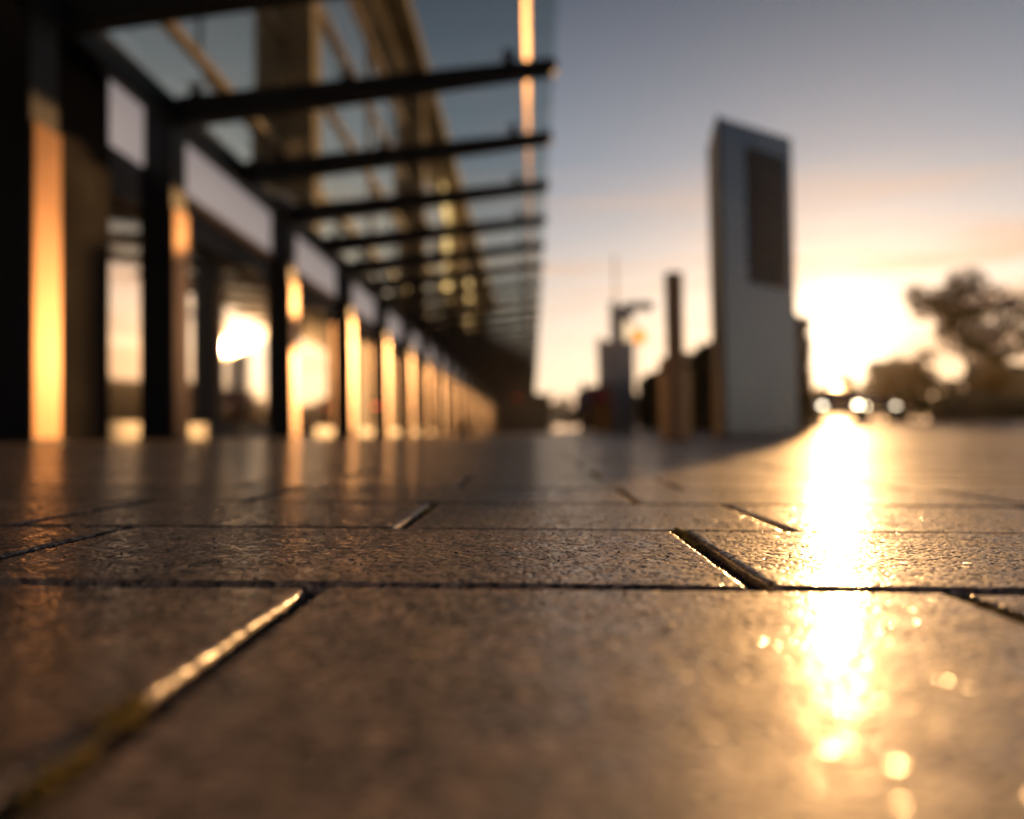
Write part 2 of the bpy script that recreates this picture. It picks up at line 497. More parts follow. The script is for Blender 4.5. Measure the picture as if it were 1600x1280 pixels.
M['darkgap'] = mat('dark_interior_sheet', (0.012, 0.012, 0.012), 0.6, spec=0.15)  # shade of the interior put into a dark sheet, farther bays only
M['roofglass'] = glass_mat('tinted_roof_glass', (0.79, 0.83, 0.82), 0.04)
M['facade'] = mirror_glass('coated_facade_glass', (0.72, 0.66, 0.60), 0.9, 0.05)
M['upglass'] = mirror_glass('grey_green_upper_glass', (0.90, 0.93, 0.88), 0.95, 0.08)

# ------------------------------------------------------------------ ground
PX0, PX1 = -4.20, 4.10
ROW0, DROW = 0.592, 0.35
K0, K1 = -3, 15
PY0, PY1 = ROW0 + DROW * K0 - DROW, ROW0 + DROW * K1
GAP = 0.0145


def sheet(name, xs, ys, dz, material, hole=None):
    co = [(x, y, zg(x, y) + dz) for y in ys for x in xs]
    nx = len(xs)
    fs = []
    for j in range(len(ys) - 1):
        for i in range(nx - 1):
            cx, cy = (xs[i] + xs[i + 1]) / 2, (ys[j] + ys[j + 1]) / 2
            if hole and hole[0] < cx < hole[1] and hole[2] < cy < hole[3]: continue
            fs.append((j * nx + i, j * nx + i + 1, (j + 1) * nx + i + 1, (j + 1) * nx + i))
    me = bpy.data.meshes.new(name); me.from_pydata(co, [], fs); me.materials.append(material)
    me.polygons.foreach_set('use_smooth', [True] * len(fs)); me.update()
    return link(name, me)


xs = [-900, -300, -100, -40, -9, -7, PX0, 0, 1.5, 2, 2.5, 3, 3.5, PX1, 4.5, 5, 8, 15, 30, 60, 120, 300, 900]
ys = [-300, -100, -30, -10, PY0, 0, 3, 7, 10, 15, 20, 25, 30, 35, 40, 60, 100, 200, 500, 1500]
ground = sheet('ground', xs, ys, -0.030, M['asphalt'])
tag(ground, 'dark asphalt ground reaching to the horizon', 'ground', kind='structure')
xs = [-9, -7, PX0, 0, 1.5, 2, 2.5, 3, 3.5, PX1, 4.5, 5, 6.5, 8, 10, 12, 15, 18]
ys = [-12, PY0, 0, 3, PY1, 7, 10, 15, 20, 25, 30, 35, 40, 60, 130]
pavement = sheet('pavement', xs, ys, 0.0, M['granite_far'], (PX0, PX1, PY0, PY1))
tag(pavement, 'warm grey granite paving running along the station front', 'pavement', kind='structure')
xs = [PX0, -2, 0, 1.5, 2, 2.5, 3, 3.5, PX1]
bed = sheet('joint_bed', xs, [PY0, 1, 2, 4, PY1], -0.016, M['sand'])
bed.parent = pavement


# ---- slabs: even rows 0.45 m long, odd rows 0.63 m long, laid in turn
def band_noise(rng, ny, nx, dy, dx, lam, width=0.5):
    w = rng.standard_normal((ny, nx))
    fy = np.fft.fftfreq(ny, dy)[:, None]; fx = np.fft.rfftfreq(nx, dx)[None, :]
    f = np.sqrt(fy * fy + fx * fx) * lam
    filt = np.exp(-((np.log(np.maximum(f, 1e-6))) / width) ** 2)
    r = np.fft.irfft2(np.fft.rfft2(w) * filt, s=(ny, nx))
    return r / r.std()


RE = 0.0055


def relief_slab(seed, lx, ly, step, near=False):
    rng = np.random.default_rng(seed)
    edge = np.array([0, .0004, .001, .0018, .0028, .004, .0055])

    def axis(l):
        n = int(round((l - 2 * RE) / step))
        mid = np.linspace(RE, l - RE, n + 1)[1:-1]
        return np.concatenate([edge, mid, (l - edge)[::-1]])
    ax, ay = axis(lx), axis(ly)
    nx, ny = len(ax), len(ay)
    gx, gy = int(lx / 0.0012) + 2, int(ly / 0.0012) + 2
    f1 = band_noise(rng, gy, gx, .0012, .0012, 0.011, 0.95)
    f2 = band_noise(rng, gy, gx, .0012, .0012, 0.0050, 0.8)
    f4 = band_noise(rng, gy, gx, .0012, .0012, 0.022)
    f3 = band_noise(rng, gy, gx, .0012, .0012, 0.11)
    if near: raw, und = 0.30 * f1 + 0.80 * f2 + 0.12 * f4, 0.00008
    else: raw, und = 0.50 * f1 + 0.65 * f2 + 0.25 * f4, 0.00014
    h = (REL_A * (0.60 if near else 0.85)) * np.minimum(raw, (-0.05 if near else -0.32) + 0.05 * f4) + 0.000018 * f2 + und * f3
    pits = np.clip(f4 * 0.7 + f1 * 0.6 - 2.0, 0, 1.5)
    h -= 0.0009 * pits
    ix = np.clip((ax / .0012), 0, gx - 1.001); iy = np.clip((ay / .0012), 0, gy - 1.001)
    i0, j0 = ix.astype(int), iy.astype(int); tx, ty = (ix - i0)[None, :], (iy - j0)[:, None]
    A = h[np.ix_(j0, i0)]; B = h[np.ix_(j0, i0 + 1)]; C = h[np.ix_(j0 + 1, i0)]; D = h[np.ix_(j0 + 1, i0 + 1)]
    z = (A * (1 - tx) + B * tx) * (1 - ty) + (C * (1 - tx) + D * tx) * ty
    X, Y = np.meshgrid(ax, ay)
    dx = np.minimum(X, lx - X); dy = np.minimum(Y, ly - Y)
    rag = 0.0038 + 0.0009 * np.clip(f4[np.ix_(j0, i0)], -1.2, 1.5)
    for d in (dx, dy):
        q = np.clip(1 - d / (rag + 0.0015), 0, 1)
        z -= (rag + 0.001) * (1 - np.sqrt(np.maximum(0, 1 - q * q))) * 0.9
    co = np.stack([X - lx / 2, Y - ly / 2, z], -1).reshape(-1, 3)
    idx = np.arange(nx * ny).reshape(ny, nx)
    quads = np.stack([idx[:-1, :-1], idx[:-1, 1:], idx[1:, 1:], idx[1:, :-1]], -1).reshape(-1, 4)
    ring = np.concatenate([idx[0, :], idx[1:, -1], idx[-1, -2::-1], idx[-2:0:-1, 0]])
    low = co[ring].copy(); low[:, 2] = -0.028
    base = len(co); m = len(ring)
    k = np.arange(m); k2 = (k + 1) % m
    skirt = np.stack([ring[k2], ring[k], base + k, base + k2], -1)
    return np_mesh('paving_slab', np.concatenate([co, low]), np.concatenate([quads, skirt]), M['granite_fine'])


REL_A = 0.00085


def plain_slab(lx, ly):
    bm = bmesh.new()
    bmesh.ops.create_cube(bm, size=1.0)
    for v in bm.verts:
        v.co = Vector((v.co.x * lx, v.co.y * ly, -0.014 + v.co.z * 0.028))
    top = [e for e in bm.edges if all(v.co.z > -0.001 for v in e.verts)]
    up = [e for e in bm.edges if abs(e.verts[0].co.z - e.verts[1].co.z) > 0.02]
    bmesh.ops.bevel(bm, geom=top + up, offset=0.005, segments=2, affect='EDGES', profile=0.5)
    me = bpy.data.meshes.new('paving_slab'); bm.to_mesh(me); bm.free()
    me.materials.append(M['granite_bump'])
    return me


PLAIN = {}
joint_list = []     # (x, y0, y1) cross joints of the nearer rows, for grit and moss
rs = random.Random(11)
for k in range(K0, K1 + 1):
    y1 = ROW0 + DROW * k; y0 = y1 - DROW         # row k lies before joint line k
    if k == 0: y0 -= 0.05
    if k == -1: y1 -= 0.05
    if k % 2 == 0: first, ln = 0.2955, 0.4515
    else: first, ln = 0.1645, 0.6275
    a = first - ln * math.ceil((first - PX0) / ln)
    while a < PX1 - 0.02:
        x0, x1 = max(a, PX0), min(a + ln, PX1)
        if x1 - x0 > 0.06:
            lx, ly = x1 - x0 - GAP, y1 - y0 - GAP
            cx, cy = (x0 + x1) / 2, (y0 + y1) / 2
            vis = abs(cx) - lx / 2 < 0.66 * y1 + 0.03
            lift = rs.uniform(-0.0006, 0.0006)
            if k == 0: lift -= 0.0010
            rot = (rs.gauss(0, 0.0012), math.atan(0.02) if cx < 1.9 else math.atan(0.02 * max(0, (2.2 - cx)) / 0.4) if cx < 2.2 else 0.0, rs.gauss(0, 0.0012))
            z = zg(cx, cy) + lift
            if cx > 1.9: z = zg(cx, cy)
            if vis and -1 < k <= 3 :
                step = {0: 0.0018, 1: 0.0015, 2: 0.0019, 3: 0.0026}[k]
                me = relief_slab(1000 + k * 50 + int(cx * 20), lx, ly, step, k == 0)
            else:
                key = (round(lx, 3), round(ly, 3))
                if key not in PLAIN: PLAIN[key] = plain_slab(lx, ly)
                me = PLAIN[key]
            link('paving_slab', me, pavement, (cx + rs.gauss(0, .0012), cy + rs.gauss(0, .0008), z), rot)
            if 0 <= k <= 6 and abs(x1) < 0.66 * y1 + 0.1: joint_list.append((x1, y0, y1))
        a += ln

# ---- grit and moss in the joints
rng = np.random.default_rng(5)


def scatter_stuff(name, pts, sizes, material, sub=1, squash=0.7):
    bm = bmesh.new(); bmesh.ops.create_icosphere(bm, subdivisions=sub, radius=1.0); bm.verts.index_update()
    tv = np.array([v.co[:] for v in bm.verts]); tf = np.array([[v.index for v in f.verts] for f in bm.faces]); bm.free()
    n = len(pts)
    jig = 1 + 0.28 * rng.standard_normal((n, len(tv), 1))
    sc = np.stack([sizes * rng.uniform(.7, 1.3, n), sizes * rng.uniform(.7, 1.3, n), sizes * squash * rng.uniform(.7, 1.3, n)], -1)
    co = tv[None] * jig * sc[:, None, :] + np.asarray(pts)[:, None, :]
    fs = tf[None] + (np.arange(n) * len(tv))[:, None, None]
    return link(name, np_mesh(name, co.reshape(-1, 3), fs.reshape(-1, 3), material, False))


gp, gs, mp_, ms = [], [], [], []
for (x, y0, y1) in joint_list:
    n = int((y1 - y0) * (3000 if x < -0.3 else 1600))
    px = x + rng.uniform(-.0058, .0058, n); py = rng.uniform(y0, y1, n)
    lo, hi = (.0015, .0075) if x < -0.3 else (.0085, .0140)
    pz = np.array([zg(a, b) for a, b in zip(px, py)]) - rng.uniform(lo, hi, n)
    gp.append(np.stack([px, py, pz], -1)); gs.append(rng.uniform(.0010, .0026, n))
for k in range(0, 5):
    y = ROW0 + DROW * k; hw = 0.66 * y + 0.1
    n = int(2 * hw * 1300)
    px = rng.uniform(-hw, hw, n); py = y + rng.uniform(-.0055, .0055, n)
    pz = np.array([zg(a, b) for a, b in zip(px, py)]) - rng.uniform(.009, .014, n)
    gp.append(np.stack([px, py, pz], -1)); gs.append(rng.uniform(.0009, .0022, n))


def moss(x, y, sx, sy, n, top):
    px = x + rng.normal(0, sx, n); py = y + rng.normal(0, sy, n)
    lim = 0.0058
    if sx < sy: px = np.clip(px, x - lim, x + lim)
    else: py = np.clip(py, y - lim, y + lim)
    pz = np.array([zg(a, b) for a, b in zip(px, py)]) + top - rng.uniform(0, .007, n)
    mp_.append(np.stack([px, py, pz], -1)); ms.append(rng.uniform(.0007, .0019, n))


moss(-0.160, 0.318, .0025, .006, 350, 0.0040)
moss(-0.158, 0.268, .002, .010, 220, -0.0005)
moss(0.1645, 0.936, .003, .012, 220, 0.0005)
moss(0.1645, 0.87, .002, .03, 200, -0.003)
moss(0.2955, 0.545, .002, .02, 200, -0.002)
moss(0.2955, 0.49, .002, .012, 160, 0.0)
moss(0.2955, 1.70, .003, .05, 420, 0.0012)
moss(0.1645, 2.06, .003, .07, 420, 0.0015)
moss(-0.61, 1.15, .002, .05, 120, -0.004)
moss(-0.156, 1.22, .002, .03, 120, -0.003)
g = scatter_stuff('joint_grit', np.concatenate(gp), np.concatenate(gs), M['grit'])
tag(g, 'loose dark grit filling the joints between the paving slabs', 'grit', kind='stuff')
g = scatter_stuff('joint_moss', np.concatenate(mp_), np.concatenate(ms), M['moss'])
tag(g, 'small green moss tufts growing in the paving joints', 'moss', kind='stuff')

# loose crumbs lying on the slabs near the focus
n = 420
py = rng.uniform(0.40, 1.5, n); px = rng.uniform(-0.62, 0.62, n) * py
pz = np.array([zg(a, b) for a, b in zip(px, py)]) + 0.0003
g = scatter_stuff('loose_crumbs', np.stack([px, py, pz], -1), rng.uniform(.0005, .0013, n), M['grit'])
tag(g, 'tiny stone crumbs scattered over the nearest slabs', 'crumbs', kind='stuff')

# ------------------------------------------------------------------ station canopy
CB = zg(-4.4, 0)
canopy = empty('station_canopy', (-4.4, 0, CB))
tag(canopy, 'long glass canopy on dark steel beams and columns along the station front', 'canopy')
OX, OZ = 4.4, -CB      # offsets into the canopy's frame


def cz(x):               # underside of the glass plane, rising outwards
    return 4.30 + (x + 4.4) * 0.089


def chld(name, me, x=0, y=0, z=0, parent=canopy):
    return link(name, me, parent, (x + OX, y, z + OZ))


SP = 4.75
ends = 104.0
mb = MB(); mb.box(-4.42, -4.255, -3.0, ends, 3.90, 4.24, 0, 0.02)
chld('eave_beam', mb.mesh('eave_beam', M['steel_dark']))
# tapered roof beams with glass fixings
poly = [(-4.254, 3.91), (0.30, 4.44), (0.36, 4.48), (0.36, 4.575), (0.32, 4.61), (-4.254, 4.255)]
mb = MB()
wv = 0.09
vs = [(x, -wv, z) for x, z in poly] + [(x, wv, z) for x, z in poly]
np_ = len(poly)
mb.add(vs, [tuple(range(np_)), tuple(range(2 * np_ - 1, np_ - 1, -1))] + [(i, np_ + i, np_ + (i + 1) % np_, (i + 1) % np_) for i in range(np_)])
beam_me = mb.mesh('roof_beam', M['steel_dark'])
mb = MB()
mb.tube([(0, 0, -.02), (0, 0, .06)], .075, 10)
mb.tube([(0, 0, .06), (0, 0, .125)], .035, 8)
mb.tube([(0, 0, .12), (0, 0, .153)], .085, 10)
mb.tube([(-.0, -.18, .10), (0, .18, .10)], .022, 6)
fix_me = mb.mesh('glass_fixing', M['steel_dark'], False)


def beam_top(x): return 4.255 + (x + 4.254) * (4.61 - 4.255) / 4.574


def glass_z(x): return beam_top(x) + 0.155


def pane_mesh(x0, x1, y0, y1):
    t = 0.018
    mb = MB()
    vs = [(x0, y0, glass_z(x0)), (x1, y0, glass_z(x1)), (x1, y1, glass_z(x1)), (x0, y1, glass_z(x0))]
    vs += [(x, y, z + t) for x, y, z in vs]
    mb.add(vs, [(3, 2, 1, 0), (4, 5, 6, 7), (0, 1, 5, 4), (1, 2, 6, 5), (2, 3, 7, 6), (3, 0, 4, 7)])
    return mb.mesh('roof_pane', M['roofglass'])


HB = SP / 2
pane_a = pane_mesh(-4.7, -2.20, 0.012, HB - 0.012)
pane_b = pane_mesh(-2.18, 0.34, 0.012, HB - 0.012)
nb = int((ends - 0) / HB)
for i in range(-1, nb - 2):
    y = 9.8 - 3 * HB + HB * i
    b = chld('roof_beam', beam_me, 0, y, 0)
    for x in (-4.05, -2.19, -0.22):
        link('glass_fixing', fix_me, b, (x, 0, beam_top(x)))
    chld('roof_pane', pane_a, 0, y); chld('roof_pane', pane_b, 0, y)
mb = MB()
zr = glass_z(0) - .012
pr = [(-.04, zr - .008), (.035, zr - .008), (.035, zr - .02), (-.025, zr - .075), (-.04, zr - .075)]
vs = [(x, yv, z) for yv in (-3, ends - 4) for x, z in pr]
mb.add(vs, [(0, 1, 2, 3, 4), (9, 8, 7, 6, 5)] + [(i, 5 + i, 5 + (i + 1) % 5, (i + 1) % 5) for i in range(5)])
chld('edge_rail', mb.mesh('edge_rail', M['rail'], False))
# columns: dark front, bright brushed cladding towards the open side
mb = MB()
mb.box(-4.66, -4.27, 0.0, 0.42, 0.0, 4.08, 0, 0.012)
col_me = mb.mesh('column', M['steel_dark'])
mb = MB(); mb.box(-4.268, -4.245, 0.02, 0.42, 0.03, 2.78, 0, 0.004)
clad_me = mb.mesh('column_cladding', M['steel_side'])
mb = MB(); mb.box(-4.70, -4.225, -0.04, 0.46, -0.02, 0.03, 0, 0.006)
foot_me = mb.mesh('base_plate', M['steel_dark'])
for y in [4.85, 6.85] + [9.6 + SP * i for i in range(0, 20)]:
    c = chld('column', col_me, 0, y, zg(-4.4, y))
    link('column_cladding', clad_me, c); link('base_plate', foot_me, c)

# ------------------------------------------------------------------ station building
bld = empty('station_building', (-5.4, 0, zg(-5.4, 0)))
tag(bld, 'tall station building with mirror glass front, tan piers and brown overhanging roof', 'building')
BX, BZ = 5.4, -zg(-5.4, 0)


def bp(name, me, x=0, y=0, z=0, parent=bld):
    return link(name, me, parent, (x + BX, y, z + BZ))


Y0B, Y1B = -6.0, 110.0
mb = MB(); mb.box(-26, -5.25, Y0B, Y1B, 0, 4.3); bp('wall', mb.mesh('wall', M['wallmass']))
mb = MB(); mb.box(-26, -5.60, Y0B, Y1B, 4.3, 16.4); bp('wall', mb.mesh('wall', M['wallmass']))
mb = MB(); mb.box(-5.25, -4.98, Y0B, Y1B, 0.0, 0.33, 0, 0.01); bp('plinth', mb.mesh('plinth', M['plinth']))
mb = MB(); mb.box(-5.25, -4.95, Y0B, Y1B, 3.02, 3.22, 0, 0.01); bp('transom', mb.mesh('transom', M['steel_dark']))
# street-level panes with mullions, fascia panels above
mb = MB(); mb.box(-5.16, -5.13, 0.04, SP - 0.04, 0.34, 3.01); pane_me = mb.mesh('window_pane', M['facade'])
mb = MB(); mb.box(-5.16, -5.13, 0.04, SP - 0.04, 0.34, 3.01); gap_me = mb.mesh('window_pane', M['darkgap'])
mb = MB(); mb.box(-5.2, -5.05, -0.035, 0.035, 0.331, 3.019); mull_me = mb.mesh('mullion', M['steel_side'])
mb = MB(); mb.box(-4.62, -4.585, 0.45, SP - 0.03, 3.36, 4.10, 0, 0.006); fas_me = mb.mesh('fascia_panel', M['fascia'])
mb = MB(); mb.box(-4.68, -4.55, 0.45, SP - 0.03, 3.25, 3.358, 0, 0.008); lip_me = mb.mesh('fascia_ledge', M['transom'])
yy = 11.2 - 3 * SP
while yy < Y1B - SP:
    p = bp('window_pane', pane_me if yy < 20 else gap_me, 0, yy)
    p.rotation_euler = (0, random.gauss(0, .0012), random.gauss(0, .0015))
    bp('mullion', mull_me, 0, yy)
    yy += SP
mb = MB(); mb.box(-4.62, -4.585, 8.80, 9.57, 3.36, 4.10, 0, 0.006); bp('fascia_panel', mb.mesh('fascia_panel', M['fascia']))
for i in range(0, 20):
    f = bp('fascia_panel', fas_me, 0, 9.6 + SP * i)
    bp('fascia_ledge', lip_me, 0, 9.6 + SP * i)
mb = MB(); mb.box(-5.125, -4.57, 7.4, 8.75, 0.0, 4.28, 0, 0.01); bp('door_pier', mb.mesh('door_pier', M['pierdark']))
# upper storeys
zs = [4.5, 6.4, 9.0, 11.4, 13.8, 16.2]
PY = [18.0 + 19.0 * i for i in range(-1, 5)]
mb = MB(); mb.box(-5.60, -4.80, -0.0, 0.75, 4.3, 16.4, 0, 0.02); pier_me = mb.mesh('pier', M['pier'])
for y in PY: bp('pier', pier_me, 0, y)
W4 = (19.0 - 0.75) / 4
UP, GLOW_PANES = {}, {}
M['glowwindow'] = mat('added_glow_pane', (0.5, 0.4, 0.2), 0.3, emit=(1.0, 0.66, 0.26), estr=1.6)  # glow added for bright gold patches behind the canopy, not lit rooms
for j in range(len(zs) - 1):
    mb = MB(); mb.box(-5.52, -5.48, 0.04, W4 - 0.04, zs[j] + 0.10, zs[j + 1] - 0.10)
    UP[j] = mb.mesh('window_pane', M['upglass']); GLOW_PANES[j] = mb.mesh('window_pane', M['glowwindow'])
mb = MB(); mb.box(-5.58, -5.36, 0, 18.25, -0.08, 0.08, 0, 0.01); tr_me = mb.mesh('transom', M['transom'])
mb = MB(); mb.box(-5.56, -5.40, -0.04, 0.04, 4.45, 16.1); mu_me = mb.mesh('mullion', M['transom'])
for y in PY[:-1]:
    for j in range(len(zs)): bp('transom', tr_me, 0, y + 0.75, zs[j])
    for i in range(4):
        if i == 2: bp('mullion', mu_me, 0, y + 0.75 + W4 * i)
        for j in range(len(zs) - 1):
            glow_w = i == 3 and ((abs(y - 37.0) < .1 and j in (2, 3, 4)) or (abs(y - 56.0) < .1 and j in (2, 3)))
            p = bp('window_pane', GLOW_PANES[j] if glow_w else UP[j], 0, y + 0.75 + W4 * i)
            p.rotation_euler = (0, random.gauss(0, .002), random.gauss(0, .003))
mb = MB(); mb.box(-27, -4.45, Y0B - 1, Y1B + 1, 16.4, 17.0, 0, 0.03); bp('roof', mb.mesh('roof', M['soffit']))

# block closing the far end of the canopy
far = empty('end_pavilion', (-2, 108, 0))
tag(far, 'dark low pavilion closing the far end of the canopy', 'building')
mb = MB(); mb.box(-3.0, 4.4, 0, 12, 0, 4.9); mb.build('wall', M['wallmass'], far)
mb = MB(); mb.box(-3.2, 4.7, -0.4, 12.3, 4.9, 5.25, 0, 0.03); mb.build('roof', M['steel_dark'], far)
for i in range(3):
    mb = MB(); mb.box(-2.2 + 2.2 * i, -0.5 + 2.2 * i, -0.06, -0.01, 0.3, 2.6); mb.build('window', M['farglass'], far)


# ------------------------------------------------------------------ information totems
def totem(x, y, H, wscale, ang, label, screen=True, lit=False, slope=-0.05):
    e = empty('information_totem', (x, y, zg(x, y) - 0.02), 0)
    tag(e, label, 'totem', 'information totems along the kerb')
    ca, sa = math.cos(ang), math.sin(ang)
    Wd = 1.95 * wscale

    def P(t, d): return (t * ca - d * sa, t * sa + d * ca)     # t along the face, d behind it
    poly = [P(0.03, 0), P(Wd, 0), P(Wd - 0.03, 0.32 * wscale), (0.03, 0.62 * wscale)]
    top = lambda px, py: H - slope * (px * ca + py * sa)
    mb = MB(); mb.prism(poly, 0.12, top); b = mb.build('body', M['totem'] if screen else M['totem_pale'], e)
    mb = MB(); mb.prism([(-0.03, -0.02), (0.024, -0.02), (0.024, 0.66 * wscale), (-0.03, 0.66 * wscale)], 0.0, lambda px, py: H + 0.01 - 0.42 * max(0, py))
    mb.build('side_frame', M['totem_side'], e)
    mb = MB(); mb.prism([P(-.02, -.05), P(Wd + .03, -.05), P(Wd, 0.40 * wscale), (0.0, 0.72 * wscale)], 0.0, 0.118)
    mb.build('base', M['plinth'], e)
    if screen:
        mb = MB()
        a0, a1 = Wd * 0.36, Wd * 0.88
        mb.prism([P(a0, -0.025), P(a1, -0.025), P(a1, 0.01), P(a0, 0.01)], H * 0.50, H * 0.94)
        s = mb.build('screen', M['screen'], e)
        mb = MB(); mb.prism([P(a0 + .22, -0.030), P(a1 - .12, -0.030), P(a1 - .12, -0.0255), P(a0 + .22, -0.0255)], H * 0.83, H * 0.885)
        mb.build('screen_header', M['screen_hd'], s)
        for r_ in range(8):
            zz = H * (0.80 - 0.032 * r_)
            mb = MB(); mb.prism([P(a0 + .14, -0.029), P(a1 - .14 - .1 * (r_ % 3), -0.029), P(a1 - .14 - .1 * (r_ % 3), -0.0255), P(a0 + .14, -0.0255)], zz, zz + 0.045)
            mb.build('screen_line', M['screen_hd'], s)
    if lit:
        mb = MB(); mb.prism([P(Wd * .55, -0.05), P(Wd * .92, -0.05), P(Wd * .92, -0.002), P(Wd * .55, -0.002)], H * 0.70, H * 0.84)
        mb.build('glint_panel', M['glintpanel'], e)
    return e


M['glintpanel'] = mat('sun_glint_panel', (0.8, 0.75, 0.6), 0.4, emit=(1.0, 0.72, 0.42), estr=0.9)  # emission stands in for the sun's glint on the totem edge
totem(2.80, 12.0, 4.76, 1.0, R(41), 'tall blue grey information totem with dark screen beside the low sun')
totem(3.04, 31.0, 5.0, 0.45, R(10), 'smaller looking totem with glowing sun-glint panel behind the bronze post', False, True, 0.55)
totem(3.10, 38.0, 4.4, 0.5, R(10), 'distant slim totem just left of the one with the sun-glint panel', False, False, 0.4)

# ------------------------------------------------------------------ post and bollards
def zloc(x, y): return (x, y, zg(x, y) - 0.01)


pe = empty('sign_post', zloc(2.13, 12.2))
tag(pe, 'tall dark bronze square post standing left of the big totem', 'post')
mb = MB(); mb.box(-.11, .11, -.10, .10, 0.02, 2.46, 0, 0.012); mb.build('shaft', M['post'], pe, (0, 0, 0), (0, 0, R(12)))
mb = MB(); mb.box(-.12, .12, -.11, .11, 2.46, 2.50, 0, 0.01); mb.build('cap', M['steel_dark'], pe, (0, 0, 0), (0, 0, R(12)))
mb = MB(); mb.box(-.16, .16, -.16, .16, 0.0, 0.03, 0, 0.008); mb.build('base_plate', M['steel_dark'], pe)


def bollard(x, y, h, r, label):
    e = empty('bollard', zloc(x, y)); tag(e, label, 'bollard', 'steel bollards at the post')
    mb = MB(); mb.tube([(0, 0, .02), (0, 0, h - .03), (0, 0, h - .01), (0, 0, h)], [r, r, r * .93, r * .75], 20)
    mb.build('shaft', M['bollard'], e, smooth=False)
    mb = MB(); mb.tube([(0, 0, h * .82), (0, 0, h * .88)], r * 1.03, 20); mb.build('band', M['totem_side'], e)
    mb = MB(); mb.tube([(0, 0, 0), (0, 0, .02)], r * 1.5, 20); mb.build('base_plate', M['steel_dark'], e)


bollard(2.03, 12.6, 1.28, .085, 'stainless bollard with gold light put into its colour, left of the bronze post')
bollard(2.36, 12.7, 1.36, .095, 'dull brown stainless bollard just right of the bronze post')


# ------------------------------------------------------------------ foliage
def leaf_cloud(name, pts, size, material, seed, parent=None, loc=(0, 0, 0)):
    rg = np.random.default_rng(seed)
    n = len(pts)
    a = rg.standard_normal((n, 3)); a /= np.linalg.norm(a, axis=1)[:, None]
    b = rg.standard_normal((n, 3)); b -= (a * b).sum(1)[:, None] * a; b /= np.linalg.norm(b, axis=1)[:, None]
    c = np.cross(a, b)
    s = size * rg.uniform(.6, 1.4, (n, 1))
    v = np.stack([pts - a * s, pts + b * s * .5 + c * s * .1, pts + a * s, pts - b * s * .5 + c * s * .1], 1).reshape(-1, 3)
    return link(name, np_mesh(name, v, np.arange(4 * n).reshape(-1, 4), material, False), parent, loc)


def clump_points(seed, n, blobs, shell=0.55):
    """points spread in irregular clumps: blobs = (x,y,z,r)"""
    rg = np.random.default_rng(seed)
    w = np.array([b[3] ** 2 for b in blobs]); w = w / w.sum()
    ids = rg.choice(len(blobs), n, p=w)
    d = rg.standard_normal((n, 3)); d /= np.linalg.norm(d, axis=1)[:, None]
    r = rg.uniform(0.15, 1, n) ** shell
    B = np.array(blobs)[ids]
    return B[:, :3] + d * (B[:, 3] * r)[:, None] * np.array([1, 1, .85])


def tree(x, y, h, cr, nleaf, label, group, seed, mleaf, leafsize, crown_lo=0.35, name='tree', zoff=0.0):
    rg = random.Random(seed)
    e = empty(name, (x, y, zg(x, y) - 0.05 + zoff), rg.uniform(0, 6)); tag(e, label, 'tree', group)
    mb = MB()
    th = h * (crown_lo + .15)
    mb.tube([(0, 0, 0), (.03 * h * .1, 0, th * .5), (0, .02, th), (0.05, 0.03, h * .8)], [h * .022, h * .017, h * .013, h * .004], 8)
    blobs = []
    nbr = 26
    for i in range(nbr):
        a = 2 * math.pi * i / nbr + rg.uniform(-.4, .4)
        zz = h * rg.uniform(crown_lo, .85)
        mid, half = (1 + crown_lo) / 2, (1.08 - crown_lo) / 2
        rr = cr * math.sqrt(max(.1, 1 - ((zz / h - mid) / half) ** 2)) * rg.uniform(.45, .9)
        p = (rr * math.cos(a), rr * math.sin(a), zz)
        mb.tube([(0, 0, zz * .62), (p[0] * .5, p[1] * .5, zz * .85), p], [h * .008, h * .005, h * .002], 5)
        blobs.append((p[0], p[1], p[2], cr * rg.uniform(.14, .30)))
    blobs.append((0, 0, h * .9, cr * .36)); blobs.append((0, 0, h * (.5 + crown_lo * .4), cr * .5))
    mb.build('trunk', M['bark'], e)
    leaf_cloud('crown', clump_points(seed, nleaf, blobs), leafsize, mleaf, seed + 1, e)
    return e


# clipped hedge behind the totem
he = empty('hedge', (4.9, 25, zg(4.9, 25) - 0.25))
tag(he, 'long clipped dark hedge behind the big totem and bronze post', 'hedge')
rgn = np.random.default_rng(3)
n = 26000
p = np.stack([rgn.uniform(-.5, .5, n), rgn.uniform(-9, 9, n), rgn.uniform(0, 2.25, n)], -1)
side = rgn.integers(0, 4, n)
p[side == 0, 0] = -.5 + rgn.normal(0, .05, (side == 0).sum())
p[side == 1, 0] = .5 + rgn.normal(0, .05, (side == 1).sum())
p[side == 2, 2] = 2.25 + np.abs(rgn.normal(0, .06, (side == 2).sum())) - .03
q = side == 3; p[q, 1] = np.where(rgn.random(q.sum()) < .5, -9, 9) + rgn.normal(0, .05, q.sum())
p[:, 2] += 0.05 * np.sin(p[:, 1] * 1.3) * (p[:, 2] > 2)
leaf_cloud('foliage', p, .075, M['leaf_hedge'], 4, he)
mb = MB(); mb.box(-.40, .40, -8.9, 8.9, 0.0, 2.12, 0, .1); mb.build('branch_core', M['bark'], he)

